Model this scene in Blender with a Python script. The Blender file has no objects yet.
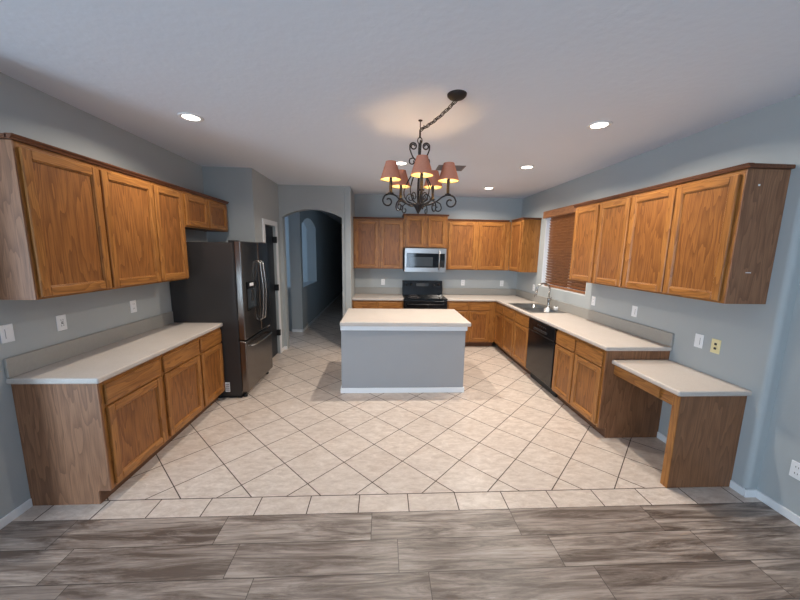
import bpy, bmesh, math, random
from mathutils import Vector, Matrix
random.seed(7)
scene = bpy.context.scene
COL = scene.collection
PI = math.pi

# ------------------------------------------------------------------ camera
F_PX = 319.69
cam_data = bpy.data.cameras.new('camera')
cam_data.sensor_width = 36.0
cam_data.sensor_fit = 'HORIZONTAL'
cam_data.lens = F_PX * 36.0 / 800.0
cam_data.clip_start = 0.02
cam = bpy.data.objects.new('camera', cam_data)
COL.objects.link(cam)
RGT = Vector((0.99857247, -0.05071934, 0.01675037))
UPV = Vector((-0.00893105, 0.15063801, 0.98854865))
FWD = Vector((0.05266178, 0.98728706, -0.14996999))
M = Matrix((RGT, UPV, -FWD)).transposed().to_4x4()
M.translation = Vector((0, 0, 1.748))
cam.matrix_world = M
scene.camera = cam

# ------------------------------------------------------------------ world, daylight, exposure
scene.view_settings.view_transform = 'Standard'
scene.view_settings.look = 'None'
scene.view_settings.exposure = 0.0
scene.view_settings.gamma = 1.0
scene.view_settings.use_curve_mapping = False
world = bpy.data.worlds.new('sky')
scene.world = world
world.use_nodes = True
wn = world.node_tree.nodes
wn['Background'].inputs['Color'].default_value = (0.62, 0.75, 1.0, 1)
wn['Background'].inputs['Strength'].default_value = 2.6

CAN_POWER = 23.0
CAN_COLOR = (1.0, 0.92, 0.81)
CAN_SPREAD = 155
BULB_POWER = 300.0

def area_light(name, loc, direction, sx, sy, power, color):
    d = bpy.data.lights.new(name, 'AREA')
    d.shape = 'RECTANGLE'; d.size = sx; d.size_y = sy
    d.energy = power; d.color = color
    o = bpy.data.objects.new(name, d)
    COL.objects.link(o)
    o.location = loc
    o.rotation_euler = Vector(direction).to_track_quat('-Z', 'Y').to_euler()
    return o
DAY = (0.60, 0.80, 1.0)
# daylight for the unseen glazed openings of the dining side behind the camera
area_light('daylight_patio_door', (-4.55, -2.95, 1.1), (0, 1, 0), 1.5, 2.1, 280, DAY)
area_light('daylight_bounce_fill', (0.5, -2.95, 1.55), (0, 1, 0.55), 1.8, 1.3, 48, DAY)  # tilted up to add ground-bounced daylight on the ceiling
# daylight of the room beside the hallway
area_light('daylight_side_room', (-5.15, 8.0, 1.5), (1, 0.45, 0), 1.4, 1.6, 90, (0.5, 0.72, 1.0))

# ------------------------------------------------------------------ materials
def new_mat(name):
    m = bpy.data.materials.new(name)
    m.use_nodes = True
    nt = m.node_tree
    return m, nt, nt.nodes['Principled BSDF']
def N(nt, t, **kw):
    n = nt.nodes.new(t)
    for k, v in kw.items():
        if k in n.inputs: n.inputs[k].default_value = v
        else: setattr(n, k, v)
    return n
def L(nt, a, b): nt.links.new(a, b)
def math_node(nt, op, a, b=None, c=None):
    n = nt.nodes.new('ShaderNodeMath'); n.operation = op
    for i, v in enumerate((a, b, c)):
        if v is None: continue
        if isinstance(v, (int, float)): n.inputs[i].default_value = v
        else: nt.links.new(v, n.inputs[i])
    return n.outputs[0]
def mixc(nt, fac, a, b, blend='MIX'):
    n = nt.nodes.new('ShaderNodeMix'); n.data_type = 'RGBA'; n.blend_type = blend
    for sock, v in ((n.inputs[0], fac), (n.inputs[6], a), (n.inputs[7], b)):
        if isinstance(v, (int, float)): sock.default_value = v
        elif isinstance(v, tuple): sock.default_value = (*v, 1) if len(v) == 3 else v
        else: nt.links.new(v, sock)
    return n.outputs[2]
def srgb(r, g, b):
    f = lambda c: (c / 255 / 12.92) if c / 255 <= 0.04045 else ((c / 255 + 0.055) / 1.055) ** 2.4
    return (f(r), f(g), f(b))
def simple(name, col, rough=0.5, metal=0.0, var=0.06, scale=12.0, bump=0.0, bscale=60.0, coat=0.0, spec=0.5):
    m, nt, b = new_mat(name)
    tc = N(nt, 'ShaderNodeTexCoord')
    no = N(nt, 'ShaderNodeTexNoise', Scale=scale, Detail=4.0)
    L(nt, tc.outputs['Object'], no.inputs['Vector'])
    dark = tuple(c * (1 - var) for c in col); light = tuple(min(1, c * (1 + var)) for c in col)
    L(nt, mixc(nt, no.outputs['Fac'], dark, light), b.inputs['Base Color'])
    b.inputs['Roughness'].default_value = rough
    b.inputs['Metallic'].default_value = metal
    b.inputs['Coat Weight'].default_value = coat
    b.inputs['Specular IOR Level'].default_value = spec
    if bump:
        n2 = N(nt, 'ShaderNodeTexNoise', Scale=bscale, Detail=5.0)
        L(nt, tc.outputs['Object'], n2.inputs['Vector'])
        bp = N(nt, 'ShaderNodeBump', Strength=bump, Distance=0.004)
        L(nt, n2.outputs['Fac'], bp.inputs['Height'])
        L(nt, bp.outputs['Normal'], b.inputs['Normal'])
    return m
def emissive(name, col, strength):
    m, nt, b = new_mat(name)
    b.inputs['Base Color'].default_value = (*col, 1)
    b.inputs['Emission Color'].default_value = (*col, 1)
    b.inputs['Emission Strength'].default_value = strength
    return m
def oak(name, axis, light, mid, dark, rough=0.31, ring=7.0):
    m, nt, b = new_mat(name)
    tc = N(nt, 'ShaderNodeTexCoord')
    oi = N(nt, 'ShaderNodeObjectInfo')
    off = math_node(nt, 'MULTIPLY', oi.outputs['Random'], 37.0)
    add = N(nt, 'ShaderNodeVectorMath', operation='ADD')
    L(nt, tc.outputs['Object'], add.inputs[0]); L(nt, off, add.inputs[1])
    def stretched(k):
        mp = N(nt, 'ShaderNodeMapping')
        s = [1.0, 1.0, 1.0]; s['xyz'.index(axis)] = k
        mp.inputs['Scale'].default_value = s
        L(nt, add.outputs[0], mp.inputs['Vector'])
        return mp.outputs[0]
    n1 = N(nt, 'ShaderNodeTexNoise', Scale=5.6, Detail=3.0, Roughness=0.5)
    L(nt, stretched(0.13), n1.inputs['Vector'])
    rings = math_node(nt, 'FRACT', math_node(nt, 'MULTIPLY', n1.outputs['Fac'], ring * 2.0))
    rings = math_node(nt, 'POWER', rings, 1.8)
    n2 = N(nt, 'ShaderNodeTexNoise', Scale=150.0, Detail=3.0, Roughness=0.6)
    L(nt, stretched(0.035), n2.inputs['Vector'])
    pores = math_node(nt, 'SMOOTH_MIN', math_node(nt, 'MULTIPLY', math_node(nt, 'SUBTRACT', n2.outputs['Fac'], 0.45), 4.0), 1.0, 0.1)
    pores = math_node(nt, 'MAXIMUM', pores, 0.0)
    n3 = N(nt, 'ShaderNodeTexNoise', Scale=2.0, Detail=1.0)
    L(nt, add.outputs[0], n3.inputs['Vector'])
    c = mixc(nt, n3.outputs['Fac'], light, mid)
    c = mixc(nt, math_node(nt, 'MULTIPLY', rings, 0.62), c, dark)
    c = mixc(nt, math_node(nt, 'MULTIPLY', pores, 0.6), c, dark)
    L(nt, c, b.inputs['Base Color'])
    b.inputs['Roughness'].default_value = rough
    b.inputs['Specular IOR Level'].default_value = 0.4
    bp = N(nt, 'ShaderNodeBump', Strength=0.12, Distance=0.001)
    L(nt, n2.outputs['Fac'], bp.inputs['Height'])
    L(nt, bp.outputs['Normal'], b.inputs['Normal'])
    return m
OL, OM, OD = srgb(178, 122, 64), srgb(160, 104, 50), srgb(104, 60, 27)
OAK = {a: oak('golden_oak_' + a, a, OL, OM, OD) for a in 'xyz'}
OAK_PANEL = oak('golden_oak_veneer', 'z', srgb(164, 108, 55), srgb(142, 88, 43), srgb(88, 48, 22), 0.34, 6.0)
OAK_SIDE = oak('oak_veneer', 'z', srgb(160, 115, 84), srgb(144, 100, 72), srgb(102, 68, 47), 0.42, 7.0)
OAK_BROWN = oak('brown_oak_veneer', 'z', srgb(150, 104, 72), srgb(134, 92, 62), srgb(96, 62, 40), 0.42, 6.0)
OAK_CROWN = {a: oak('stained_oak_' + a, a, srgb(120, 74, 48), srgb(106, 64, 42), srgb(72, 42, 28)) for a in 'xyz'}
TOE = simple('dark_toe_kick', srgb(104, 70, 48), 0.6)
BLIND = oak('blind_wood', 'y', srgb(176, 120, 76), srgb(160, 106, 66), srgb(116, 72, 44), 0.34)
def wall_paint(name, col, bump=0.14, bscale=55):
    return simple(name, col, 0.62, 0, 0.025, 3.0, bump, bscale, spec=0.35)
WALL = wall_paint('grey_wall_paint', srgb(174, 178, 178))
ISLAND_PAINT = wall_paint('island_paint', srgb(154, 154, 155), 0.08)
CEIL = simple('ceiling_paint', srgb(226, 231, 240), 0.8, 0, 0.02, 2.0, 0.5, 22, spec=0.2)
WHITE = simple('white_trim_paint', srgb(232, 232, 232), 0.35, 0, 0.02)
PLATE = simple('white_plastic_plate', srgb(238, 238, 238), 0.35, 0, 0.01)
IVORY = simple('ivory_plastic_plate', srgb(236, 222, 170), 0.35, 0, 0.01)
SLOT = simple('dark_slot', srgb(50, 48, 46), 0.6)
BLACK = simple('gloss_black_enamel', (0.006, 0.006, 0.007), 0.16, 0, 0.1)
BLACKM = simple('satin_black', (0.012, 0.012, 0.013), 0.45, 0, 0.1)
GLASSB = simple('black_glass', (0.008, 0.010, 0.013), 0.06, 0, 0.05)
GREYG = simple('grey_oven_glass', (0.05, 0.06, 0.07), 0.08, 0, 0.05)
STEEL = simple('brushed_steel', (0.46, 0.45, 0.44), 0.3, 1.0, 0.05, 30)
DSTEEL = simple('dark_stainless', (0.22, 0.195, 0.175), 0.23, 1.0, 0.06, 14)
SATIN = simple('satin_nickel', (0.40, 0.375, 0.35), 0.22, 1.0, 0.04)
FRSIDE = simple('charcoal_fridge_side', (0.032, 0.028, 0.027), 0.42, 0, 0.06)
SINKM = simple('sink_steel', (0.34, 0.33, 0.32), 0.32, 1.0, 0.05)
IRON = simple('wrought_iron', (0.022, 0.016, 0.014), 0.5, 0.3, 0.2)
LENS = emissive('lamp_lens', (1.0, 0.90, 0.78), 14.0)
BULB = emissive('bulb_glow', (1.0, 0.64, 0.34), BULB_POWER)
LINING = simple('cream_shade_lining', srgb(200, 182, 130), 0.8, 0, 0.03)
VENT = simple('vent_metal', srgb(120, 112, 110), 0.5)
DOORBLK = simple('black_door_paint', (0.010, 0.010, 0.011), 0.4)
SOAP = simple('pale_soap_plastic', srgb(222, 226, 226), 0.2)

def shade_material():
    m, nt, b = new_mat('terracotta_fabric')
    tc = N(nt, 'ShaderNodeTexCoord')
    no = N(nt, 'ShaderNodeTexNoise', Scale=180.0, Detail=2.0)
    L(nt, tc.outputs['Object'], no.inputs['Vector'])
    col = mixc(nt, no.outputs['Fac'], srgb(204, 128, 102), srgb(228, 160, 132))
    df = N(nt, 'ShaderNodeBsdfDiffuse'); tr = N(nt, 'ShaderNodeBsdfTranslucent')
    L(nt, col, df.inputs['Color'])
    tr.inputs['Color'].default_value = (*srgb(214, 96, 60), 1)
    mx = N(nt, 'ShaderNodeMixShader'); mx.inputs[0].default_value = 0.15
    L(nt, df.outputs[0], mx.inputs[1]); L(nt, tr.outputs[0], mx.inputs[2])
    L(nt, mx.outputs[0], nt.nodes['Material Output'].inputs['Surface'])
    return m
SHADE = shade_material()

def laminate():
    m, nt, b = new_mat('speckled_laminate')
    tc = N(nt, 'ShaderNodeTexCoord')
    n1 = N(nt, 'ShaderNodeTexNoise', Scale=95.0, Detail=4.0, Roughness=0.7)
    n2 = N(nt, 'ShaderNodeTexNoise', Scale=7.0, Detail=3.0)
    for n in (n1, n2): L(nt, tc.outputs['Object'], n.inputs['Vector'])
    c = mixc(nt, n2.outputs['Fac'], srgb(190, 179, 169), srgb(203, 193, 184))
    f = math_node(nt, 'MULTIPLY', math_node(nt, 'SUBTRACT', n1.outputs['Fac'], 0.42), 2.2)
    f = math_node(nt, 'MINIMUM', math_node(nt, 'MAXIMUM', f, 0.0), 1.0)
    c = mixc(nt, math_node(nt, 'MULTIPLY', f, 0.5), c, srgb(166, 152, 143))
    L(nt, c, b.inputs['Base Color'])
    b.inputs['Roughness'].default_value = 0.38
    b.inputs['Specular IOR Level'].default_value = 0.4
    return m
LAM = laminate()
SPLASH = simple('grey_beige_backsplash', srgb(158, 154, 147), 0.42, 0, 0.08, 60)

def edge_dist(nt, t):                       # distance (in cells) to the nearest integer
    f = math_node(nt, 'FRACT', t)
    return math_node(nt, 'MINIMUM', f, math_node(nt, 'SUBTRACT', 1.0, f))
def tile_material():
    m, nt, b = new_mat('beige_floor_tile')
    g = N(nt, 'ShaderNodeNewGeometry')
    sp = N(nt, 'ShaderNodeSeparateXYZ'); L(nt, g.outputs['Position'], sp.inputs[0])
    x, y = sp.outputs[0], sp.outputs[1]
    u = math_node(nt, 'ADD', math_node(nt, 'DIVIDE', math_node(nt, 'SUBTRACT', math_node(nt, 'ADD', x, y), 1.655), 0.488), 40.0)
    v = math_node(nt, 'ADD', math_node(nt, 'DIVIDE', math_node(nt, 'ADD', math_node(nt, 'SUBTRACT', x, y), 1.307), 0.488), 40.0)
    bu = math_node(nt, 'ADD', math_node(nt, 'DIVIDE', math_node(nt, 'SUBTRACT', x, 0.535), 0.3455), 40.0)
    border = math_node(nt, 'LESS_THAN', y, 2.090)
    du = math_node(nt, 'MINIMUM', edge_dist(nt, u), edge_dist(nt, v))
    du = math_node(nt, 'MULTIPLY', du, 0.345)
    db = math_node(nt, 'MULTIPLY', edge_dist(nt, bu), 0.345)
    dline = math_node(nt, 'ABSOLUTE', math_node(nt, 'SUBTRACT', y, 2.090))
    dd = N(nt, 'ShaderNodeMix'); L(nt, border, dd.inputs[0]); L(nt, du, dd.inputs[2]); L(nt, db, dd.inputs[3])
    d = math_node(nt, 'MINIMUM', dd.outputs[0], dline)
    grout = N(nt, 'ShaderNodeMapRange'); grout.inputs['From Min'].default_value = 0.0026; grout.inputs['From Max'].default_value = 0.0044
    grout.inputs['To Min'].default_value = 1.0; grout.inputs['To Max'].default_value = 0.0
    L(nt, d, grout.inputs['Value'])
    # one random value per tile
    cu, cv = math_node(nt, 'FLOOR', u), math_node(nt, 'FLOOR', v)
    cx = N(nt, 'ShaderNodeMix'); L(nt, border, cx.inputs[0]); L(nt, cu, cx.inputs[2]); L(nt, math_node(nt, 'FLOOR', bu), cx.inputs[3])
    cy = N(nt, 'ShaderNodeMix'); L(nt, border, cy.inputs[0]); L(nt, cv, cy.inputs[2]); cy.inputs[3].default_value = 99.0
    cc = N(nt, 'ShaderNodeCombineXYZ'); L(nt, cx.outputs[0], cc.inputs[0]); L(nt, cy.outputs[0], cc.inputs[1])
    wn_ = N(nt, 'ShaderNodeTexWhiteNoise'); L(nt, cc.outputs[0], wn_.inputs['Vector'])
    offs = N(nt, 'ShaderNodeVectorMath', operation='SCALE'); L(nt, wn_.outputs['Color'], offs.inputs[0]); offs.inputs['Scale'].default_value = 9.0
    pos = N(nt, 'ShaderNodeVectorMath', operation='ADD'); L(nt, g.outputs['Position'], pos.inputs[0]); L(nt, offs.outputs[0], pos.inputs[1])
    mp = N(nt, 'ShaderNodeMapping'); mp.inputs['Rotation'].default_value = (0, 0, PI / 4); mp.inputs['Scale'].default_value = (1, 2.2, 1)
    L(nt, pos.outputs[0], mp.inputs['Vector'])
    n1 = N(nt, 'ShaderNodeTexNoise', Scale=11.0, Detail=8.0, Roughness=0.76, Distortion=0.5); L(nt, mp.outputs[0], n1.inputs['Vector'])
    f1 = N(nt, 'ShaderNodeMapRange'); f1.inputs['From Min'].default_value = 0.34; f1.inputs['From Max'].default_value = 0.68; L(nt, n1.outputs['Fac'], f1.inputs['Value'])
    c = mixc(nt, f1.outputs[0], srgb(186, 168, 154), srgb(224, 211, 199))
    c = mixc(nt, math_node(nt, 'MULTIPLY', wn_.outputs['Value'], 0.22), c, srgb(186, 168, 155))
    c = mixc(nt, grout.outputs[0], c, srgb(74, 58, 49))
    L(nt, c, b.inputs['Base Color'])
    rr = math_node(nt, 'ADD', math_node(nt, 'MULTIPLY', grout.outputs[0], 0.4), 0.34)
    L(nt, rr, b.inputs['Roughness'])
    b.inputs['Specular IOR Level'].default_value = 0.4
    bp = N(nt, 'ShaderNodeBump', Strength=0.35, Distance=0.002)
    L(nt, math_node(nt, 'SUBTRACT', math_node(nt, 'MULTIPLY', n1.outputs['Fac'], 0.15), grout.outputs[0]), bp.inputs['Height'])
    L(nt, bp.outputs['Normal'], b.inputs['Normal'])
    return m
def plank_material():
    m, nt, b = new_mat('grey_wood_plank')
    g = N(nt, 'ShaderNodeNewGeometry')
    sp = N(nt, 'ShaderNodeSeparateXYZ'); L(nt, g.outputs['Position'], sp.inputs[0])
    x, y = sp.outputs[0], sp.outputs[1]
    row = math_node(nt, 'ADD', math_node(nt, 'DIVIDE', math_node(nt, 'SUBTRACT', 1.928, y), 0.2085), 0.0)
    ri = math_node(nt, 'FLOOR', row)
    t = math_node(nt, 'SUBTRACT', x, math_node(nt, 'MULTIPLY', ri, 0.163))
    t = math_node(nt, 'ADD', math_node(nt, 'DIVIDE', math_node(nt, 'ADD', t, 0.062), 0.944), 60.0)
    d = math_node(nt, 'MINIMUM', math_node(nt, 'MULTIPLY', edge_dist(nt, row), 0.2085), math_node(nt, 'MULTIPLY', edge_dist(nt, t), 0.944))
    seam = N(nt, 'ShaderNodeMapRange'); seam.inputs['From Min'].default_value = 0.0012; seam.inputs['From Max'].default_value = 0.0026
    seam.inputs['To Min'].default_value = 1.0; seam.inputs['To Max'].default_value = 0.0
    L(nt, d, seam.inputs['Value'])
    cc = N(nt, 'ShaderNodeCombineXYZ'); L(nt, ri, cc.inputs[0]); L(nt, math_node(nt, 'FLOOR', t), cc.inputs[1])
    wn_ = N(nt, 'ShaderNodeTexWhiteNoise'); L(nt, cc.outputs[0], wn_.inputs['Vector'])
    offs = N(nt, 'ShaderNodeVectorMath', operation='SCALE'); L(nt, wn_.outputs['Color'], offs.inputs[0]); offs.inputs['Scale'].default_value = 14.0
    pos = N(nt, 'ShaderNodeVectorMath', operation='ADD'); L(nt, g.outputs['Position'], pos.inputs[0]); L(nt, offs.outputs[0], pos.inputs[1])
    mp = N(nt, 'ShaderNodeMapping'); mp.inputs['Scale'].default_value = (0.2, 1.9, 1)
    L(nt, pos.outputs[0], mp.inputs['Vector'])
    n1 = N(nt, 'ShaderNodeTexNoise', Scale=7.5, Detail=10.0, Roughness=0.72, Distortion=0.9); L(nt, mp.outputs[0], n1.inputs['Vector'])
    f1 = N(nt, 'ShaderNodeMapRange'); f1.inputs['From Min'].default_value = 0.40; f1.inputs['From Max'].default_value = 0.60; L(nt, n1.outputs['Fac'], f1.inputs['Value'])
    mp2 = N(nt, 'ShaderNodeMapping'); mp2.inputs['Scale'].default_value = (0.05, 1.0, 1); L(nt, pos.outputs[0], mp2.inputs['Vector'])
    n2 = N(nt, 'ShaderNodeTexNoise', Scale=70.0, Detail=4.0, Roughness=0.65); L(nt, mp2.outputs[0], n2.inputs['Vector'])
    c = mixc(nt, f1.outputs[0], srgb(90, 76, 67), srgb(182, 167, 155))
    c = mixc(nt, math_node(nt, 'MULTIPLY', math_node(nt, 'MAXIMUM', math_node(nt, 'SUBTRACT', n2.outputs['Fac'], 0.42), 0.0), 2.4), c, srgb(96, 80, 71))
    c = mixc(nt, math_node(nt, 'MULTIPLY', wn_.outputs['Value'], 0.25), c, srgb(112, 97, 88))
    c = mixc(nt, seam.outputs[0], c, srgb(66, 56, 50))
    L(nt, c, b.inputs['Base Color'])
    b.inputs['Roughness'].default_value = 0.36
    b.inputs['Specular IOR Level'].default_value = 0.4
    bp = N(nt, 'ShaderNodeBump', Strength=0.2, Distance=0.001)
    L(nt, math_node(nt, 'SUBTRACT', n2.outputs['Fac'], seam.outputs[0]), bp.inputs['Height'])
    L(nt, bp.outputs['Normal'], b.inputs['Normal'])
    return m
TILE, PLANK = tile_material(), plank_material()

# ------------------------------------------------------------------ mesh builder
class MB:
    def __init__(s): s.v, s.f, s.mi, s.sm = [], [], [], []
    def add(s, vs, fs, mi=0, smooth=False):
        o = len(s.v)
        s.v += [tuple(p) for p in vs]
        for f in fs: s.f.append(tuple(i + o for i in f)); s.mi.append(mi); s.sm.append(smooth)
        return s
    def from_bm(s, bm, mi=0, smooth=False, fn=None):
        bm.verts.index_update()
        vs = [fn(v.co) if fn else v.co for v in bm.verts]
        s.add(vs, [[v.index for v in f.verts] for f in bm.faces], mi, smooth)
        bm.free(); return s
    def box(s, x0, x1, y0, y1, z0, z1, bev=0.0, mi=0, seg=1):
        x0, x1 = sorted((x0, x1)); y0, y1 = sorted((y0, y1)); z0, z1 = sorted((z0, z1))
        bm = bmesh.new(); bmesh.ops.create_cube(bm, size=1)
        for v in bm.verts:
            v.co = Vector(((x0 + x1) / 2 + v.co.x * (x1 - x0), (y0 + y1) / 2 + v.co.y * (y1 - y0), (z0 + z1) / 2 + v.co.z * (z1 - z0)))
        if bev:
            bev = min(bev, 0.45 * min(x1 - x0, y1 - y0, z1 - z0))
            bmesh.ops.bevel(bm, geom=bm.edges[:], offset=bev, segments=seg, affect='EDGES', profile=0.5)
        return s.from_bm(bm, mi)
    def fbox(s, F, u0, u1, n0, n1, z0, z1, bev=0.0, mi=0, seg=1):
        a, b = F(u0, n0, z0), F(u1, n1, z1)
        return s.box(a[0], b[0], a[1], b[1], a[2], b[2], bev, mi, seg)
    def tube(s, pts, r, seg=8, mi=0, closed=False, caps=True):
        pts = [Vector(p) for p in pts]; n = len(pts)
        rs = r if isinstance(r, (list, tuple)) else [r] * n
        vs, fs = [], []
        prev = None
        for i, p in enumerate(pts):
            if closed: t = pts[(i + 1) % n] - pts[i - 1]
            else: t = pts[min(i + 1, n - 1)] - pts[max(i - 1, 0)]
            t.normalize()
            if prev is None:
                a = Vector((0, 0, 1)) if abs(t.z) < 0.9 else Vector((1, 0, 0))
                nrm = t.cross(a).normalized()
            else:
                nrm = (prev - t * prev.dot(t)).normalized()
            prev = nrm; bn = t.cross(nrm)
            for k in range(seg):
                a = 2 * PI * k / seg
                vs.append(p + (nrm * math.cos(a) + bn * math.sin(a)) * rs[i])
        m = n if closed else n - 1
        for i in range(m):
            for k in range(seg):
                j = (i + 1) % n
                fs.append((i * seg + k, i * seg + (k + 1) % seg, j * seg + (k + 1) % seg, j * seg + k))
        if caps and not closed:
            fs.append(tuple(range(seg))[::-1]); fs.append(tuple(range((n - 1) * seg, n * seg)))
        return s.add(vs, fs, mi, True)
    def lathe(s, prof, c, seg=24, mi=0, axis='z', smooth=True, caps=True):
        vs, fs = [], []
        for r, h in prof:
            for k in range(seg):
                a = 2 * PI * k / seg
                p, q = r * math.cos(a), r * math.sin(a)
                d = (p, q, h) if axis == 'z' else ((h, p, q) if axis == 'x' else (p, h, q))
                vs.append((c[0] + d[0], c[1] + d[1], c[2] + d[2]))
        for i in range(len(prof) - 1):
            for k in range(seg):
                fs.append((i * seg + k, i * seg + (k + 1) % seg, (i + 1) * seg + (k + 1) % seg, (i + 1) * seg + k))
        if caps and prof[0][0] > 1e-6: fs.append(tuple(range(seg))[::-1])
        if caps and prof[-1][0] > 1e-6: fs.append(tuple(range((len(prof) - 1) * seg, len(prof) * seg)))
        return s.add(vs, fs, mi, smooth)
    def prism(s, poly, fn, h0, h1, mi=0):            # fn(a, b, h) -> point
        n = len(poly)
        vs = [fn(a, b, h0) for a, b in poly] + [fn(a, b, h1) for a, b in poly]
        fs = [tuple(range(n))[::-1], tuple(range(n, 2 * n))]
        fs += [(i, (i + 1) % n, n + (i + 1) % n, n + i) for i in range(n)]
        return s.add(vs, fs, mi)
    def build(s, name, mats, parent=None, label=None):
        me = bpy.data.meshes.new(name)
        off = parent_world(parent)
        me.from_pydata([(p[0] - off[0], p[1] - off[1], p[2] - off[2]) for p in s.v], [], s.f)
        if not isinstance(mats, (list, tuple)): mats = [mats]
        for m in mats: me.materials.append(m)
        me.polygons.foreach_set('material_index', s.mi)
        me.polygons.foreach_set('use_smooth', s.sm)
        bm = bmesh.new(); bm.from_mesh(me)
        bmesh.ops.recalc_face_normals(bm, faces=bm.faces[:]); bm.to_mesh(me); bm.free()
        me.update()
        o = bpy.data.objects.new(name, me)
        COL.objects.link(o)
        if parent: o.parent = parent
        if label: o['label'] = label
        return o
def parent_world(p):
    t = Vector((0, 0, 0))
    while p is not None: t += p.location; p = p.parent
    return t
def thing(name, label, cat, loc, group=None):
    o = bpy.data.objects.new(name, None); COL.objects.link(o)
    o.empty_display_size = 0.1
    o.location = loc; o['label'] = label; o['category'] = cat; o['kind'] = 'thing'
    if group: o['group'] = group
    return o
def tag(o, label, cat, group=None):
    o['label'] = label; o['category'] = cat; o['kind'] = 'thing'
    if group: o['group'] = group
    return o
def struct(name, mb, mats, parent=None, label=None, cat=None):
    o = mb.build(name, mats, parent)
    if parent is None:
        o['kind'] = 'structure'
        if label: o['label'] = label
        if cat: o['category'] = cat
    return o

XL, XR, YB, ZC = -2.37, 2.684, 6.29, 2.80
FL = lambda u, n, z: (XL + n, u, z)          # left run, faces +x
FR = lambda u, n, z: (XR - n, u, z)          # right run, faces -x
FB = lambda u, n, z: (u, YB - n, z)          # back run, faces -y

# ------------------------------------------------------------------ room shell
mb = MB().box(-5.3, 3.2, 1.93, 14.2, -0.12, 0)
struct('floor', mb, TILE, label='beige diagonal kitchen floor tiles with a straight border row', cat='floor')
mb = MB().box(-5.3, 3.2, -3.1, 1.93, -0.12, 0)
struct('floor', mb, PLANK, label='grey wood-look plank tiles in front of the beige kitchen tiles', cat='floor')
mb = MB().box(-5.3, 3.2, -3.1, 14.2, ZC, ZC + 0.12)
struct('ceiling', mb, CEIL, label='flat white textured ceiling over the kitchen', cat='ceiling')
def wall(name, label, boxes, bev=0.0, mat=None):
    mb = MB()
    for b in boxes: mb.box(*b, bev)
    return struct(name, mb, mat or WALL, label=label, cat='wall')
wall('wall_left', 'grey wall behind the long beige side counter', [(XL - 0.12, XL, 1.60, 4.5, 0, ZC)])
wall('wall_dining', 'grey return wall of the dining side', [(-5.2, XL - 0.12, 1.60, 1.72, 0, ZC)])
wall('wall_dining_side', 'grey outer wall of the dining side', [(-5.3, -5.2, -3.1, 1.72, 0, ZC)])
# right wall with window opening
WY0, WY1, WZ0, WZ1 = 4.08, 5.30, 1.20, 2.40
wall('wall_right', 'grey wall with the sink window and the oak uppers',
     [(XR, XR + 0.16, 2.10, WY0, 0, ZC), (XR, XR + 0.16, WY1, YB + 0.12, 0, ZC),
      (XR, XR + 0.16, WY0, WY1, 0, WZ0), (XR, XR + 0.16, WY0, WY1, WZ1, ZC)])
# rounded corner return, then the near stretch a little further out
def rounded_return():
    mb = MB(); r = 0.035
    poly = [(XR, 2.10)]
    for i in range(7):
        a = PI + (PI / 2) * i / 6
        poly.append((XR + r + r * math.cos(a), 1.985 + r + r * math.sin(a)))
    poly += [(XR + 0.16, 1.985), (XR + 0.16, 2.10)]
    mb.prism(poly, lambda a, b, h: (a, b, h), 0, ZC)
    for i in range(len(mb.sm)): mb.sm[i] = False
    return struct('wall_corner', mb, WALL, label='rounded outside corner of the grey wall beside the desk', cat='wall')
rounded_return()
wall('wall_right_near', 'grey wall with a single outlet nearest the viewer', [(2.765, 2.90, -3.1, 1.999, 0, ZC)])
wall('wall_back', 'grey wall behind the range and microwave', [(-0.66, XR + 0.16, YB, YB + 0.12, 0, ZC)])
wall('wall_pantry_front', 'grey pantry wall beside the refrigerator', [(XL - 0.12, -1.74, 4.5, 4.60, 0, ZC)])
PY0, PY1, PZ = 4.85, 5.335, 2.11
wall('wall_pantry_side', 'grey pantry wall around the black door',
     [(-1.84, -1.74, 4.60, PY0, 0, ZC), (-1.84, -1.74, PY1, 5.70, 0, ZC), (-1.84, -1.74, PY0, PY1, PZ, ZC)])
wall('wall_pantry_inner', 'inner wall of the pantry', [(-2.6, -2.5, 4.60, 5.70, 0, ZC), (-2.6, -1.84, 5.62, 5.70, 0, ZC)])
# arch wall
def arch_poly(a0, a1, zs, za, n=20):
    w = (a1 - a0) / 2; c = (a0 + a1) / 2; h = za - zs
    R = (w * w + h * h) / (2 * h); cz = za - R
    t = math.asin(w / R)
    return [(c + R * math.sin(-t + 2 * t * i / n), cz + R * math.cos(-t + 2 * t * i / n)) for i in range(n + 1)]
AX0, AX1 = -1.690, -0.705
mb = MB()
top = arch_poly(AX0, AX1, 2.29, 2.42)
fnY = lambda a, b, h: (a, h, b)
for i in range(len(top) - 1):
    (a, za), (b, zb) = top[i], top[i + 1]
    mb.prism([(a, za), (b, zb), (b, ZC), (a, ZC)], fnY, 5.56, 5.70)
mb.box(-1.74, AX0, 5.56, 5.70, 0, ZC); mb.box(AX1, -0.66, 5.56, 5.70, 0, ZC)
struct('wall_arch', mb, WALL, label='grey wall with the arched opening into the dark hallway', cat='wall')
mb = MB().box(-0.66, -0.555, 5.545, YB, 0, ZC, 0.012, 0, 2)
struct('wall_wing', mb, WALL, label='narrow grey wing wall between arch and back counter', cat='wall')
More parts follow.
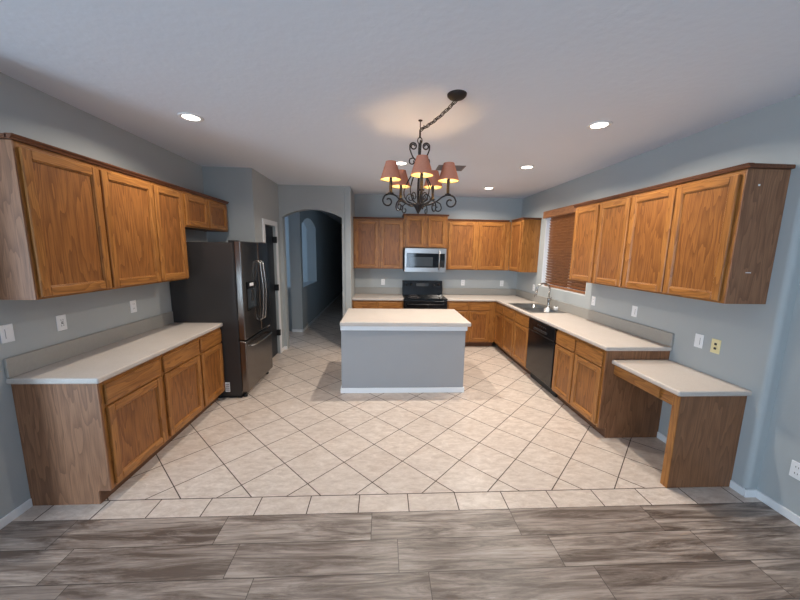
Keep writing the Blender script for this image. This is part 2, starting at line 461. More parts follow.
# hallway
wall('wall_hall_right', 'dark hallway wall behind the kitchen wing wall', [(-0.66, -0.54, 6.41, 14.0, 0, ZC), (-0.66, -0.60, 5.70, 6.41, 0, ZC)])
wall('wall_hall_end', 'dark wall at the end of the hallway', [(-5.3, -0.54, 14.0, 14.12, 0, ZC)])
mb = MB()
H0, H1 = -1.945, -1.715
WA0, WA1 = 6.93, 8.33
mb.box(H0, H1, 6.79, WA0, 0, ZC); mb.box(H0, H1, WA1, 14.0, 0, ZC); mb.box(H0, H1, WA0, WA1, 0, 0.955)
fnX = lambda a, b, h: (h, a, b)
top = arch_poly(WA0, WA1, 2.28, 2.46)
for i in range(len(top) - 1):
    (a, za), (b, zb) = top[i], top[i + 1]
    mb.prism([(a, za), (b, zb), (b, ZC), (a, ZC)], fnX, H0, H1)
struct('wall_hall_left', mb, WALL, label='thick grey hallway wall with an arched cut-out', cat='wall')
wall('wall_side_room', 'pale wall of the side room seen through the cut-out', [(-5.3, -5.2, 5.6, 11.1, 0, ZC), (-5.2, -1.946, 11.0, 11.1, 0, ZC), (-5.3, -2.6, 5.55, 5.65, 0, ZC)])
wall('wall_hall_low', 'low dark wall beside the hallway column', [(-3.1, -1.946, 6.9, 7.0, 0, 0.95)])
# dining-side rear wall with glazed openings
def rear_wall():
    ops = [(-5.3, 0.05, 2.15), (-0.4, 0.9, 2.2)]
    wall('wall_rear', 'wall behind the viewer with glazed openings',
         [(-5.3, 3.0, -3.2, -3.0, 2.2, ZC), (-5.3, -5.3 + 0.0001, -3.2, -3.0, 0, 2.2), (-3.8, -0.4, -3.2, -3.0, 0, 2.2),
          (1.4, 3.0, -3.2, -3.0, 0, 2.2), (-0.4, 1.4, -3.2, -3.0, 0, 0.9)])
rear_wall()

# baseboards
def baseboard(name, label, x0, x1, y0, y1):
    mb = MB().box(x0, x1, y0, y1, 0, 0.06, 0.003)
    struct(name, mb, WHITE, label=label, cat='baseboard')
baseboard('baseboard_left', 'white baseboard below the grey wall before the side counter', XL, XL + 0.014, 1.60, 2.056)
baseboard('baseboard_right', 'white baseboard by the desk panel', XR - 0.014, XR, 1.99, 2.085)
baseboard('baseboard_kneehole', 'white baseboard inside the desk kneehole', XR - 0.014, XR, 2.15, 2.748)
baseboard('baseboard_corner', 'white baseboard wrapping the rounded corner', XR - 0.014, 2.765, 1.972, 1.986)
baseboard('baseboard_right_near', 'white baseboard under the nearest outlet', 2.751, 2.765, -3.0, 1.972)
baseboard('baseboard_pantry', 'white baseboard between pantry door and arch', -1.74, -1.727, 5.41, 5.56)
baseboard('baseboard_arch', 'white baseboard on the arch jamb', -1.74, AX0 + 0.008, 5.547, 5.56)
baseboard('baseboard_hall_column', 'white baseboard at the foot of the hallway column', H0, H1 + 0.013, 6.777, 6.79)
baseboard('baseboard_hall', 'white baseboard along the hallway wall', H1, H1 + 0.013, 6.79, 14.0)
baseboard('baseboard_wing', 'white baseboard on the front of the wing wall', -0.70, -0.545, 5.532, 5.545)

# pantry door and casing
t = thing('door_1', 'black pantry door in a white casing beside the refrigerator', 'door', (-1.79, 5.09, 0)); t['kind'] = 'structure'
mb = MB().box(-1.815, -1.778, PY0 + 0.004, PY1 - 0.004, 0.01, PZ - 0.006, 0.002)
for (z0, z1) in ((0.2, 0.95), (1.1, 1.95)):
    mb.box(-1.780, -1.772, PY0 + 0.10, PY1 - 0.10, z0, z1, 0.004)
mb.build('slab', DOORBLK, t)
for z in (0.37, 1.13, 1.90):
    MB().box(-1.776, -1.716, PY1 - 0.03, PY1 + 0.006, z - 0.05, z + 0.05, 0.004).build('hinge', BLACKM, t)
mb = MB().lathe([(0.0, 0), (0.026, 0.0), (0.026, 0.006), (0.011, 0.01), (0.011, 0.03), (0.026, 0.045), (0.024, 0.06), (0, 0.066)], (-1.778, PY0 + 0.06, 0.95), 16, 0, 'x')
mb.build('knob', BLACKM, t)
mb = MB()
for (y0, y1, z0, z1) in ((PY0 - 0.075, PY0, 0, PZ + 0.075), (PY1, PY1 + 0.07, 0, PZ + 0.075), (PY0, PY1, PZ, PZ + 0.075)):
    mb.box(-1.742, -1.722, y0, y1, z0, z1, 0.004)
struct('trim_1', mb, WHITE, label='white casing around the black pantry door', cat='trim')
# door at the end of the hallway
t = thing('door_2', 'dark door at the far end of the hallway', 'door', (-1.2, 13.97, 0)); t['kind'] = 'structure'
mb = MB().box(-1.62, -0.80, 13.95, 13.99, 0, 2.05, 0.002)
for x in (-1.52, -1.16):
    for (z0, z1) in ((0.2, 0.95), (1.1, 1.9)): mb.box(x, x + 0.28, 13.945, 13.955, z0, z1, 0.004)
mb.build('slab', WALL, t)
mb = MB()
for (x0, x1, z0, z1) in ((-1.69, -1.62, 0, 2.12), (-0.80, -0.73, 0, 2.12), (-1.62, -0.80, 2.05, 2.12)): mb.box(x0, x1, 13.94, 14.0, z0, z1, 0.003)
mb.build('casing', WHITE, t)
mb = MB().lathe([(0.0, 0.0), (0.052, 0.0), (0.052, -0.02), (0.042, -0.03), (0, -0.03)], (-1.60, 13.999, 2.30), 20, 0, 'y')
tag(mb.build('door_chime', PLATE), 'small round pale chime above the dark hallway door', 'chime')

# sink window
t = thing('window_1', 'sink window behind the brown wooden blind', 'window', (XR + 0.1, (WY0 + WY1) / 2, WZ0)); t['kind'] = 'structure'
mb = MB()
for (y0, y1, z0, z1) in ((WY0, WY0 + 0.04, WZ0, WZ1), (WY1 - 0.04, WY1, WZ0, WZ1), (WY0, WY1, WZ0, WZ0 + 0.04), (WY0, WY1, WZ1 - 0.04, WZ1), ((WY0 + WY1) / 2 - 0.02, (WY0 + WY1) / 2 + 0.02, WZ0, WZ1)):
    mb.box(XR + 0.11, XR + 0.15, y0, y1, z0, z1, 0.003)
mb.build('window_frame', WHITE, t)
def glass():
    m, nt, b = new_mat('window_glass')
    tr = N(nt, 'ShaderNodeBsdfTransparent'); gl = N(nt, 'ShaderNodeBsdfGlossy', Roughness=0.02)
    fr = N(nt, 'ShaderNodeFresnel', IOR=1.45)
    mx = N(nt, 'ShaderNodeMixShader')
    L(nt, fr.outputs[0], mx.inputs[0]); L(nt, tr.outputs[0], mx.inputs[1]); L(nt, gl.outputs[0], mx.inputs[2])
    L(nt, mx.outputs[0], nt.nodes['Material Output'].inputs['Surface'])
    return m
MB().box(XR + 0.126, XR + 0.132, WY0 + 0.03, WY1 - 0.03, WZ0 + 0.03, WZ1 - 0.03).build('pane', glass(), t)
MB().box(XR + 0.002, XR + 0.11, WY0 + 0.002, WY1 - 0.002, WZ0 + 0.001, WZ0 + 0.014, 0.003).build('sill', WHITE, t)

# wooden blind
mb = MB()
mb.box(XR + 0.001, XR + 0.11, WY1 - 0.012, WY1 - 0.0005, WZ0 + 0.015, WZ1 - 0.001, 0.001)  # added lining, white so the reveal looks brightly daylit
mb.box(XR + 0.001, XR + 0.11, WY0 + 0.0005, WY0 + 0.010, WZ0 + 0.015, WZ1 - 0.001, 0.001)
struct('trim_2', mb, WHITE, label='white lining added to brighten the sink window reveal', cat='trim')
t = thing('window_blind', 'brown wooden slat blind lowered over the sink window', 'window blind', (XR + 0.04, (WY0 + WY1) / 2, WZ0))
MB().box(XR - 0.055, XR - 0.002, WY0 - 0.035, WY1 + 0.012, 2.325, 2.435, 0.006).build('valance', BLIND, t)
BY0, BY1 = WY0 + 0.012, WY1 - 0.075
MB().box(XR + 0.012, XR + 0.062, BY0, BY1, 2.34, 2.398, 0.003).build('headrail', BLIND, t)
sl_n = 25
for i in range(sl_n):
    z = 1.285 + i * (2.325 - 1.285) / (sl_n - 1)
    mb = MB(); c = Vector((XR + 0.037, 0, z)); a = math.radians(-54)
    dx, dz = 0.025 * math.cos(a), 0.025 * math.sin(a)
    nx, nz = 0.0016 * math.sin(a), 0.0016 * math.cos(a)
    poly = [(c.x - dx - nx, z - dz + nz), (c.x + dx - nx, z + dz + nz), (c.x + dx + nx, z + dz - nz), (c.x - dx + nx, z - dz - nz)]
    mb.prism(poly, lambda a_, b_, h: (a_, h, b_), BY0, BY1)
    mb.build('slat', BLIND, t)
MB().box(XR + 0.014, XR + 0.06, BY0, BY1, 1.222, 1.252, 0.004).build('bottom_rail', BLIND, t)
for y in (BY0 + 0.13, (BY0 + BY1) / 2, BY1 - 0.13):
    MB().tube([(XR + 0.010, y, 1.25), (XR + 0.010, y, 2.35)], 0.0013, 6).build('cord', BLIND, t)

# ------------------------------------------------------------------ cabinets
def door(F, u0, u1, n0, z0, z1, hax, parent, sw=0.056, th=0.019):
    mb = MB()
    mb.fbox(F, u0, u0 + sw, n0, n0 + th, z0, z1, 0.004, 0)
    mb.fbox(F, u1 - sw, u1, n0, n0 + th, z0, z1, 0.004, 0)
    mb.fbox(F, u0 + sw - 0.001, u1 - sw + 0.001, n0, n0 + th - 0.0005, z0, z0 + sw, 0.004, 1)
    mb.fbox(F, u0 + sw - 0.001, u1 - sw + 0.001, n0, n0 + th - 0.0005, z1 - sw, z1, 0.004, 1)
    # bead moulding around the panel
    for (a, b, c, d) in ((u0 + sw - 0.002, u0 + sw + 0.007, z0 + sw, z1 - sw), (u1 - sw - 0.007, u1 - sw + 0.002, z0 + sw, z1 - sw)):
        mb.fbox(F, a, b, n0, n0 + 0.0125, c, d, 0.003, 0)
    for (c, d) in ((z0 + sw - 0.002, z0 + sw + 0.007), (z1 - sw - 0.007, z1 - sw + 0.002)):
        mb.fbox(F, u0 + sw, u1 - sw, n0, n0 + 0.0125, c, d, 0.003, 1)
    o = mb.build('door', [OAK['z'], OAK[hax]], parent)
    MB().fbox(F, u0 + sw - 0.002, u1 - sw + 0.002, n0, n0 + 0.005, z0 + sw - 0.002, z1 - sw + 0.002).build('door_panel', OAK_PANEL, o)
    return o
def drawer(F, u0, u1, n0, z0, z1, hax, parent, name='drawer_front'):
    return MB().fbox(F, u0, u1, n0, n0 + 0.019, z0, z1, 0.007, 0, 2).build(name, OAK[hax], parent)
def face_frame(F, u0, u1, n0, n1, z0, z1, stiles, rails, hax, parent):
    mb = MB()
    for a, b in stiles: mb.fbox(F, a, b, n0, n1, z0, z1, 0.001, 0)
    for a, b in rails: mb.fbox(F, u0 + 0.002, u1 - 0.002, n0, n1 - 0.0006, a, b, 0.001, 1)
    return mb.build('face_frame', [OAK['z'], OAK[hax]], parent)
G = 0.0015
def base_cab(F, hax, u0, u1, face, cols, label, group, near_end=None, far_end=None, body_n0=0.003, top_z=0.872, false_drawers=False):
    um = (u0 + u1) / 2
    t = thing('base_cabinet', label, 'cabinet', F(um, face / 2, 0), group)
    ua, ub = u0 + G, u1 - G
    MB().fbox(F, ua, ub, body_n0, face - 0.020, 0.1, top_z if not false_drawers else 0.68, 0.001).build('body', OAK_BROWN, t)
    MB().fbox(F, ua, ub, body_n0, face - 0.078, 0, 0.1).build('toe_kick', TOE, t)
    st = [(ua, cols[0][0] + 0.012), (cols[-1][1] - 0.012, ub)]
    for i in range(len(cols) - 1): st.append((cols[i][1] - 0.012, cols[i + 1][0] + 0.012))
    face_frame(F, ua, ub, face - 0.020, face, 0.1, top_z, st, [(0.1, 0.137), (0.672, 0.718), (0.832, top_z)], hax, t)
    for a, b in cols:
        door(F, a, b, face, 0.122, 0.688, hax, t)
        drawer(F, a, b, face, 0.704, 0.846, hax, t)
    for end, u in ((near_end, u0), (far_end, u1)):
        if not end: continue
        poly = [(body_n0, 0), (face - 0.078, 0), (face - 0.078, 0.1), (face, 0.1), (face, top_z), (body_n0, top_z)]
        s = 1 if u == u1 else -1
        mb = MB().prism(poly, lambda a, b, h: F(h, a, b), u - s * G, u + s * 0.011)
        mb.build('end_panel', end[0], t, end[1])
    return t
LF, RF, BF = 0.525, 0.609, 0.607
gl = 'base cabinets under the side counter'
base_cab(FL, 'y', 2.070, 2.643, LF, [(2.097, 2.622)], 'oak base cabinet with wide door nearest the viewer under the side counter', gl, near_end=(OAK_SIDE, 'greyish oak end panel'))
base_cab(FL, 'y', 2.643, 3.193, LF, [(2.664, 3.180)], 'oak base cabinet in the middle of the three under the side counter', gl)
base_cab(FL, 'y', 3.193, 3.638, LF, [(3.210, 3.622)], 'narrow oak base cabinet next to the refrigerator', gl)
gr = 'base cabinets of the sink run'
base_cab(FR, 'y', 2.760, 3.606, RF, [(2.784, 3.200), (3.222, 3.590)], 'two-door oak base cabinet between dishwasher and desk', gr, near_end=(OAK_BROWN, 'dark oak end panel'))
base_cab(FR, 'y', 4.300, 5.262, RF, [(4.322, 4.800), (4.826, 5.248)], 'two-door oak base cabinet under the sink beside the dishwasher', gr, false_drawers=True)
base_cab(FR, 'y', 5.262, 5.680, RF, [(5.276, 5.660)], 'narrow oak base cabinet in the corner beyond the sink', gr)
gb = 'base cabinets of the range wall'
base_cab(FB, 'x', -0.553, 0.366, BF, [(-0.530, -0.120), (-0.082, 0.345)], 'two-door oak base cabinet between wing wall and range', gb)
base_cab(FB, 'x', 1.160, 2.072, BF, [(1.185, 1.545), (1.585, 1.945)], 'two-door oak base cabinet on the window side of the range', gb)

def upper_cab(F, hax, u0, u1, cols, z0, z1, label, group, ends=(), face=0.305, last=None):
    t = thing('wall_cabinet', label, 'cabinet', F((u0 + u1) / 2, face / 2, z0), group)
    ua, ub = u0 + G, u1 - G
    MB().fbox(F, ua, ub, 0.003, face - 0.020, z0 + 0.004, z1, 0.001).build('body', OAK_BROWN, t)
    st = [(ua, cols[0][0] + 0.012), (cols[-1][1] - 0.012, ub)]
    for i in range(len(cols) - 1): st.append((cols[i][1] - 0.012, cols[i + 1][0] + 0.012))
    face_frame(F, ua, ub, face - 0.020, face, z0, z1, st, [(z0, z0 + 0.028), (z1 - 0.04, z1)], hax, t)
    for a, b in cols: door(F, a, b, face, z0 + 0.014, z1 - 0.028, hax, t)
    for which, m, lab in ends:
        u, s = (u0, -1) if which == 'near' else (u1, 1)
        MB().fbox(F, u - s * G, u + s * 0.008, 0.003, face, z0, z1, 0.001).build('end_panel', m, t, lab)
    return t
ZU, ZT = 1.425, 2.325
gul = 'wall cabinets over the side counter'
upper_cab(FL, 'y', 1.999, 2.525, [(2.014, 2.517)], ZU, ZT, 'tall oak wall cabinet nearest the viewer over the side counter', gul, [('near', OAK_SIDE, 'pale oak end panel')])
upper_cab(FL, 'y', 2.525, 3.065, [(2.533, 3.058)], ZU, ZT, 'tall oak wall cabinet in the middle over the side counter', gul)
upper_cab(FL, 'y', 3.065, 3.500, [(3.072, 3.482)], ZU, ZT, 'narrow tall oak wall cabinet just before the short pair', gul)
upper_cab(FL, 'y', 3.500, 4.430, [(3.522, 3.955), (3.972, 4.410)], 1.965, ZT, 'short two-door oak wall cabinet above the refrigerator', gul, [('far', OAK_BROWN, None)])
gur = 'wall cabinets on the window wall'
near_right = upper_cab(FR, 'y', 2.088, 3.052, [(2.114, 2.572), (2.584, 3.040)], ZU, ZT, 'two-door oak wall cabinet above the light switch and desk', gur, [('near', OAK_SIDE, 'dull brown oak end panel')])
upper_cab(FR, 'y', 3.052, 3.968, [(3.066, 3.492), (3.526, 3.950)], ZU, ZT, 'two-door oak wall cabinet overlapping the window blind', gur, [('far', OAK_BROWN, None)])
upper_cab(FR, 'y', 5.475, 5.985, [(5.515, 5.950)], ZU, ZT, 'single-door oak corner wall cabinet beyond the window', gur, [('near', OAK['z'], None)])
gub = 'wall cabinets on the range wall'
upper_cab(FB, 'x', -0.552, 0.364, [(-0.530, -0.100), (-0.052, 0.352)], ZU, ZT, 'two-door oak wall cabinet between wing wall and microwave', gub, [('near', OAK_BROWN, None)])
upper_cab(FB, 'x', 0.374, 1.164, [(0.405, 0.746), (0.815, 1.140)], 1.822, 2.400, 'raised short two-door oak wall cabinet above the microwave', gub, [('near', OAK['z'], None), ('far', OAK['z'], None)])
upper_cab(FB, 'x', 1.174, 2.372, [(1.200, 1.722), (1.772, 2.268)], ZU, ZT, 'two-door oak wall cabinet between microwave and corner', gub)

mb = MB().box(2.468, 2.482, 2.0785, 2.0805, 2.216, 2.228, 0.0006)
mb.box(2.488, 2.528, 2.0785, 2.0805, 1.641, 1.646, 0.0006)
mb.build('scuff', WHITE, near_right, 'small pale scuffs on the end panel')
def crown(F, hax, u0, u1, z, label, ret0=False, ret1=False, n=0.305):
    prof = [(n - 0.012, z), (n + 0.012, z), (n + 0.016, z + 0.010), (n + 0.027, z + 0.020), (n + 0.029, z + 0.028), (n - 0.012, z + 0.028)]
    mb = MB()
    e0 = u0 - (0.022 if ret0 else 0); e1 = u1 + (0.022 if ret1 else 0)
    mb.prism(prof, lambda a, b, h: F(h, a, b), e0, e1)
    if ret0: mb.fbox(F, e0, u0 + 0.012, 0.003, n, z + 0.001, z + 0.027, 0.004)
    if ret1: mb.fbox(F, u1 - 0.012, e1, 0.003, n, z + 0.001, z + 0.027, 0.004)
    mb.fbox(F, u0 + 0.012, u1 - 0.012, 0.004, n - 0.014, z + 0.002, z + 0.012)
    return tag(mb.build('crown_moulding', OAK_CROWN[hax]), label, 'moulding', 'dark crown mouldings on the wall cabinets')
crown(FL, 'y', 1.992, 4.438, ZT + 0.001, 'dark crown moulding along the wall cabinets over the side counter', True, True)
crown(FR, 'y', 2.080, 3.976, ZT + 0.001, 'dark crown moulding on the wall cabinets over the desk and counter', True, True)
crown(FR, 'y', 5.468, 5.95, ZT + 0.001, 'short crown moulding on the corner wall cabinet', True, False)
crown(FB, 'x', -0.553, 0.362, ZT + 0.001, 'crown moulding on the wall cabinet by the wing wall')
crown(FB, 'x', 0.366, 1.172, 2.401, 'raised crown moulding above the microwave cabinet', True, True)
crown(FB, 'x', 1.176, 2.33, ZT + 0.001, 'crown moulding between microwave cabinet and corner')

# ------------------------------------------------------------------ worktops
def grid_slab(xs, ys, cells, z0, z1, bev, keep):
    """slab made of grid cells; outer edges accepted by keep(p, q) are rounded"""
    bm = bmesh.new(); vt = {}
    def V(i, j, k):
        if (i, j, k) not in vt: vt[(i, j, k)] = bm.verts.new((xs[i], ys[j], (z0, z1)[k]))
        return vt[(i, j, k)]
    for (i, j) in cells:
        bm.faces.new((V(i, j, 1), V(i + 1, j, 1), V(i + 1, j + 1, 1), V(i, j + 1, 1)))
        bm.faces.new((V(i, j, 0), V(i, j + 1, 0), V(i + 1, j + 1, 0), V(i + 1, j, 0)))
        for (di, dj, a, b) in ((0, -1, (i, j), (i + 1, j)), (1, 0, (i + 1, j), (i + 1, j + 1)), (0, 1, (i + 1, j + 1), (i, j + 1)), (-1, 0, (i, j + 1), (i, j))):
            if (i + di, j + dj) not in cells:
                bm.faces.new((V(*a, 0), V(*b, 0), V(*b, 1), V(*a, 1)))
    bm.normal_update()
    eds = [e for e in bm.edges if len(e.link_faces) == 2 and e.link_faces[0].normal.angle(e.link_faces[1].normal) > 1 and keep(e.verts[0].co, e.verts[1].co)]
    bmesh.ops.bevel(bm, geom=eds, offset=bev, segments=3, affect='EDGES', profile=0.5)
    return bm
def worktop(label, xs, ys, cells, keep, splashes, loc):
    t = thing('worktop', label, 'worktop', loc, 'beige laminate worktops')
    MB().from_bm(grid_slab(xs, ys, cells, 0.874, 0.914, 0.011, keep)).build('slab', LAM, t)
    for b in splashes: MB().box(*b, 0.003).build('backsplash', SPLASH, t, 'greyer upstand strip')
    return t
worktop('beige laminate worktop of the side counter by the refrigerator', [XL + 0.002, -1.817], [2.038, 3.646], {(0, 0)},
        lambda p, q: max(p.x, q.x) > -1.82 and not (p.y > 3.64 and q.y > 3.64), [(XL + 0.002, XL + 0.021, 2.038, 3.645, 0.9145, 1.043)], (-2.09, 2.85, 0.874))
worktop('beige laminate L-shaped worktop around the sink', [1.160, 2.049, 2.125, 2.605, XR - 0.002], [2.729, 4.405, 5.180, 5.655, YB - 0.002],
        {(0, 3)} | {(i, j) for i in (1, 2, 3) for j in (0, 1, 2, 3)} - {(2, 1)},
        lambda p, q: (p.x < 2.05 and q.x < 2.05 and not (p.x < 1.17 and q.x < 1.17) and not (p.y > 6.2 and q.y > 6.2)) or (p.y < 2.74 and q.y < 2.74),
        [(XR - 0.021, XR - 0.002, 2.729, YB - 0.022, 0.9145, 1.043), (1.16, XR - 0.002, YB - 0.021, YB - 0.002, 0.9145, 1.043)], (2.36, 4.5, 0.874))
worktop('short beige laminate worktop between wing wall and range', [-0.553, 0.366], [5.655, YB - 0.002], {(0, 0)},
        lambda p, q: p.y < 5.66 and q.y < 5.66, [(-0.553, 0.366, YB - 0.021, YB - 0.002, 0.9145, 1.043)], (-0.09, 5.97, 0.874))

# island
t = thing('kitchen_island', 'grey painted island with a beige laminate top in the middle', 'kitchen island', (0.27, 4.18, 0))
MB().box(-0.503, 1.018, 3.783, 4.58, 0, 0.853, 0.004).build('body', ISLAND_PAINT, t)
MB().from_bm(grid_slab([-0.509, 1.063], [3.718, 4.642], {(0, 0)}, 0.862, 0.914, 0.012, lambda p, q: abs(p.z - q.z) < 1e-6)).build('worktop', LAM, t)
mb = MB()
for (x0, x1, y0, y1) in ((-0.508, 1.034, 3.767, 3.783), (-0.508, 1.034, 4.58, 4.596), (1.018, 1.034, 3.783, 4.58), (-0.5085, -0.503, 3.783, 4.58)):
    mb.box(x0, x1, y0, y1, 0.800, 0.862, 0.003)
mb.build('trim', WHITE, t, 'white trim strip under the worktop')
mb = MB()
for (x0, x1, y0, y1) in ((-0.516, 1.031, 3.770, 3.783), (-0.516, 1.031, 4.58, 4.593), (1.018, 1.031, 3.783, 4.58), (-0.516, -0.503, 3.783, 4.58)):
    mb.box(x0, x1, y0, y1, 0, 0.066, 0.003)
mb.build('baseboard', WHITE, t, 'white baseboard')

# desk
t = thing('desk', 'low built-in desk with beige top and oak end panel beside the counter', 'desk', (2.4, 2.4, 0))
MB().from_bm(grid_slab([2.128, XR - 0.002], [2.061, 2.747], {(0, 0)}, 0.748, 0.787, 0.011, lambda p, q: (p.x < 2.13 or p.y < 2.07) and (q.x < 2.13 or q.y < 2.07) and not (p.x > 2.6 and q.x > 2.6) and not (p.y > 2.7 and q.y > 2.7))).build('worktop', LAM, t)
MB().box(2.174, XR - 0.001, 2.086, 2.142, 0.0, 0.748, 0.002).build('end_panel', OAK_BROWN, t)
MB().box(2.167, 2.174, 2.085, 2.143, 0.0, 0.748, 0.001).build('panel_edge', OAK['z'], t, 'lighter oak edge strip')
MB().box(2.172, 2.190, 2.142, 2.747, 0.640, 0.748, 0.001).build('apron', OAK['y'], t)
MB().fbox(FR, 2.248, 2.744, XR - 2.172, XR - 2.153, 0.652, 0.742, 0.006, 0, 2).build('drawer_front', OAK['y'], t)
MB().box(2.192, XR - 0.1, 2.25, 2.742, 0.66, 0.735).build('drawer_box', OAK_BROWN, t)

# ------------------------------------------------------------------ refrigerator
t = thing('refrigerator', 'dark stainless french-door refrigerator at the end of the side counter', 'refrigerator', (-1.95, 4.07, 0))
RY0, RY1 = 3.651, 4.484
MB().box(XL + 0.003, -1.655, RY0, RY1, 0.035, 1.815, 0.006).build('body', FRSIDE, t)
RM = 4.13
def fr_door(name, y0, y1, z0, z1):
    mb = MB().box(-1.648, -1.572, y0, y1, z0, z1, 0.012, 0, 3)
    mb.box(-1.655, -1.648, y0 + 0.01, y1 - 0.01, z0 + 0.01, z1 - 0.01, 0, 1)
    return mb.build(name, [DSTEEL, BLACKM], t)
dl = fr_door('door', RY0, RM - 0.005, 0.705, 1.832)
dr = fr_door('door', RM + 0.005, RY1, 0.705, 1.832)
fz = fr_door('freezer_drawer', RY0, RY1, 0.075, 0.690)
# dispenser in the nearer door
mb = MB()
for (y0, y1, z0, z1) in ((3.745, 3.760, 1.03, 1.37), (4.010, 4.025, 1.03, 1.37), (3.745, 4.025, 1.03, 1.045), (3.745, 4.025, 1.29, 1.37)):
    mb.box(-1.5735, -1.566, y0, y1, z0, z1, 0.003)
mb.box(-1.5735, -1.5712, 3.760, 4.010, 1.045, 1.29, 0, 1)
mb.box(-1.5715, -1.560, 3.86, 3.91, 1.13, 1.27, 0.003, 2)
mb.box(-1.5715, -1.550, 3.78, 3.99, 1.045, 1.06, 0.003, 2)
mb.box(-1.567, -1.565, 3.82, 3.93, 1.315, 1.352, 0, 3)
mb.build('dispenser', [BLACK, GREYG, DSTEEL, PLATE], dl, 'black water and ice dispenser')
def bow(y, z0, z1, d=0.048):
    pts = [(-1.574, y, z0), (-1.555, y, z0 + 0.004)]
    for i in range(13):
        s = i / 12
        pts.append((-1.548 + d * (0.35 + 0.65 * math.sin(PI * s)) * 0.8, y, z0 + 0.02 + (z1 - z0 - 0.04) * s))
    return pts + [(-1.555, y, z1 - 0.004), (-1.574, y, z1)]
MB().tube(bow(RM - 0.045, 0.86, 1.60), 0.011, 10).build('handle', SATIN, dl, 'bowed steel handle')
MB().tube(bow(RM + 0.045, 0.86, 1.60), 0.011, 10).build('handle', SATIN, dr, 'bowed steel handle')
pts = [(-1.574, RY0 + 0.10, 0.615), (-1.545, RY0 + 0.105, 0.617)] + [(-1.530 + 0.012 * math.sin(PI * i / 10), RY0 + 0.12 + (RY1 - RY0 - 0.24) * i / 10, 0.618) for i in range(11)] + [(-1.545, RY1 - 0.105, 0.617), (-1.574, RY1 - 0.10, 0.615)]
MB().tube(pts, 0.011, 10).build('handle', SATIN, fz, 'steel freezer handle')
for y in (RY0 + 0.04, RY1 - 0.04):
    MB().box(-1.71, -1.60, y - 0.03, y + 0.03, 1.8152, 1.84, 0.006).build('hinge_cover', BLACKM, t)
    MB().lathe([(0.024, 0), (0.026, 0.02), (0.016, 0.036)], (-1.64, y + (0.02 if y < 4 else -0.02), 0), 12).build('foot', BLACKM, t)
MB().box(XL + 0.06, -1.665, RY0 + 0.02, RY1 - 0.02, 0.0, 0.0351).build('base_grille', BLACKM, t)
mb = MB().box(-1.838, -1.785, RY0 - 0.0012, RY0 + 0.001, 0.085, 0.200)
for k in range(4): mb.box(-1.832, -1.791, RY0 - 0.0018, RY0 - 0.001, 0.10 + k * 0.024, 0.112 + k * 0.024, 0, 1)
mb.build('rating_sticker', [PLATE, VENT], t, 'small white sticker low on the side')

# ------------------------------------------------------------------ range
t = thing('range', 'black electric range below the microwave', 'range', (0.763, 5.95, 0))
X0, X1 = 0.372, 1.154
MB().box(X0, X1, 5.645, 6.27, 0.02, 0.902, 0.004).build('body', BLACKM, t)
mb = MB().box(X0 - 0.002, X1 + 0.002, 5.615, 6.19, 0.903, 0.922, 0.006, 0, 2)
for (cx, cy, r) in ((0.57, 5.78, 0.11), (0.96, 5.78, 0.085), (0.57, 6.03, 0.085), (0.96, 6.03, 0.11)):
    for rr in (r, r * 0.72):
        mb.tube([(cx + rr * math.cos(a * PI / 16), cy + rr * math.sin(a * PI / 16), 0.9222) for a in range(32)], 0.0012, 4, 1, True)
mb.build('cooktop', [GLASSB, VENT], t)
mb = MB().prism([(6.145, 0.922), (6.272, 0.922), (6.272, 1.192), (6.195, 1.192)], lambda a, b, h: (h, a, b), X0, X1)
bgd = mb.build('backguard', BLACK, t)
def panel_pt(x, z):                 # on the sloped front of the backguard
    s = (z - 0.922) / 0.27
    return (x, 6.145 + 0.05 * s - 0.003, z)
MB().box(0.64, 0.88, panel_pt(0, 1.1)[1] - 0.004, panel_pt(0, 1.1)[1] + 0.004, 1.085, 1.15, 0.002).build('display', GREYG, bgd)
for x in (0.45, 0.54, 0.98, 1.07):
    p = panel_pt(x, 1.115)
    MB().lathe([(0.0, -0.026), (0.016, -0.026), (0.020, -0.004), (0.025, 0.004)], p, 16, 0, 'y').build('knob', BLACKM, bgd)
od = MB().box(X0 + 0.004, X1 - 0.004, 5.600, 5.643, 0.285, 0.880, 0.006, 0, 2).build('oven_door', BLACK, t)
MB().box(X0 + 0.13, X1 - 0.13, 5.598, 5.603, 0.42, 0.74, 0.003).build('oven_window', GREYG, od)
MB().tube([(X0 + 0.07, 5.60, 0.825), (X0 + 0.07, 5.558, 0.825), (X1 - 0.07, 5.558, 0.825), (X1 - 0.07, 5.60, 0.825)], 0.011, 10).build('handle', BLACKM, od)
MB().box(X0 + 0.004, X1 - 0.004, 5.605, 5.643, 0.09, 0.275, 0.006).build('storage_drawer', BLACK, t)
for x in (X0 + 0.06, X1 - 0.06):
    for y in (5.70, 6.2): MB().lathe([(0.02, 0), (0.02, 0.021)], (x, y, 0), 10).build('foot', BLACKM, t)

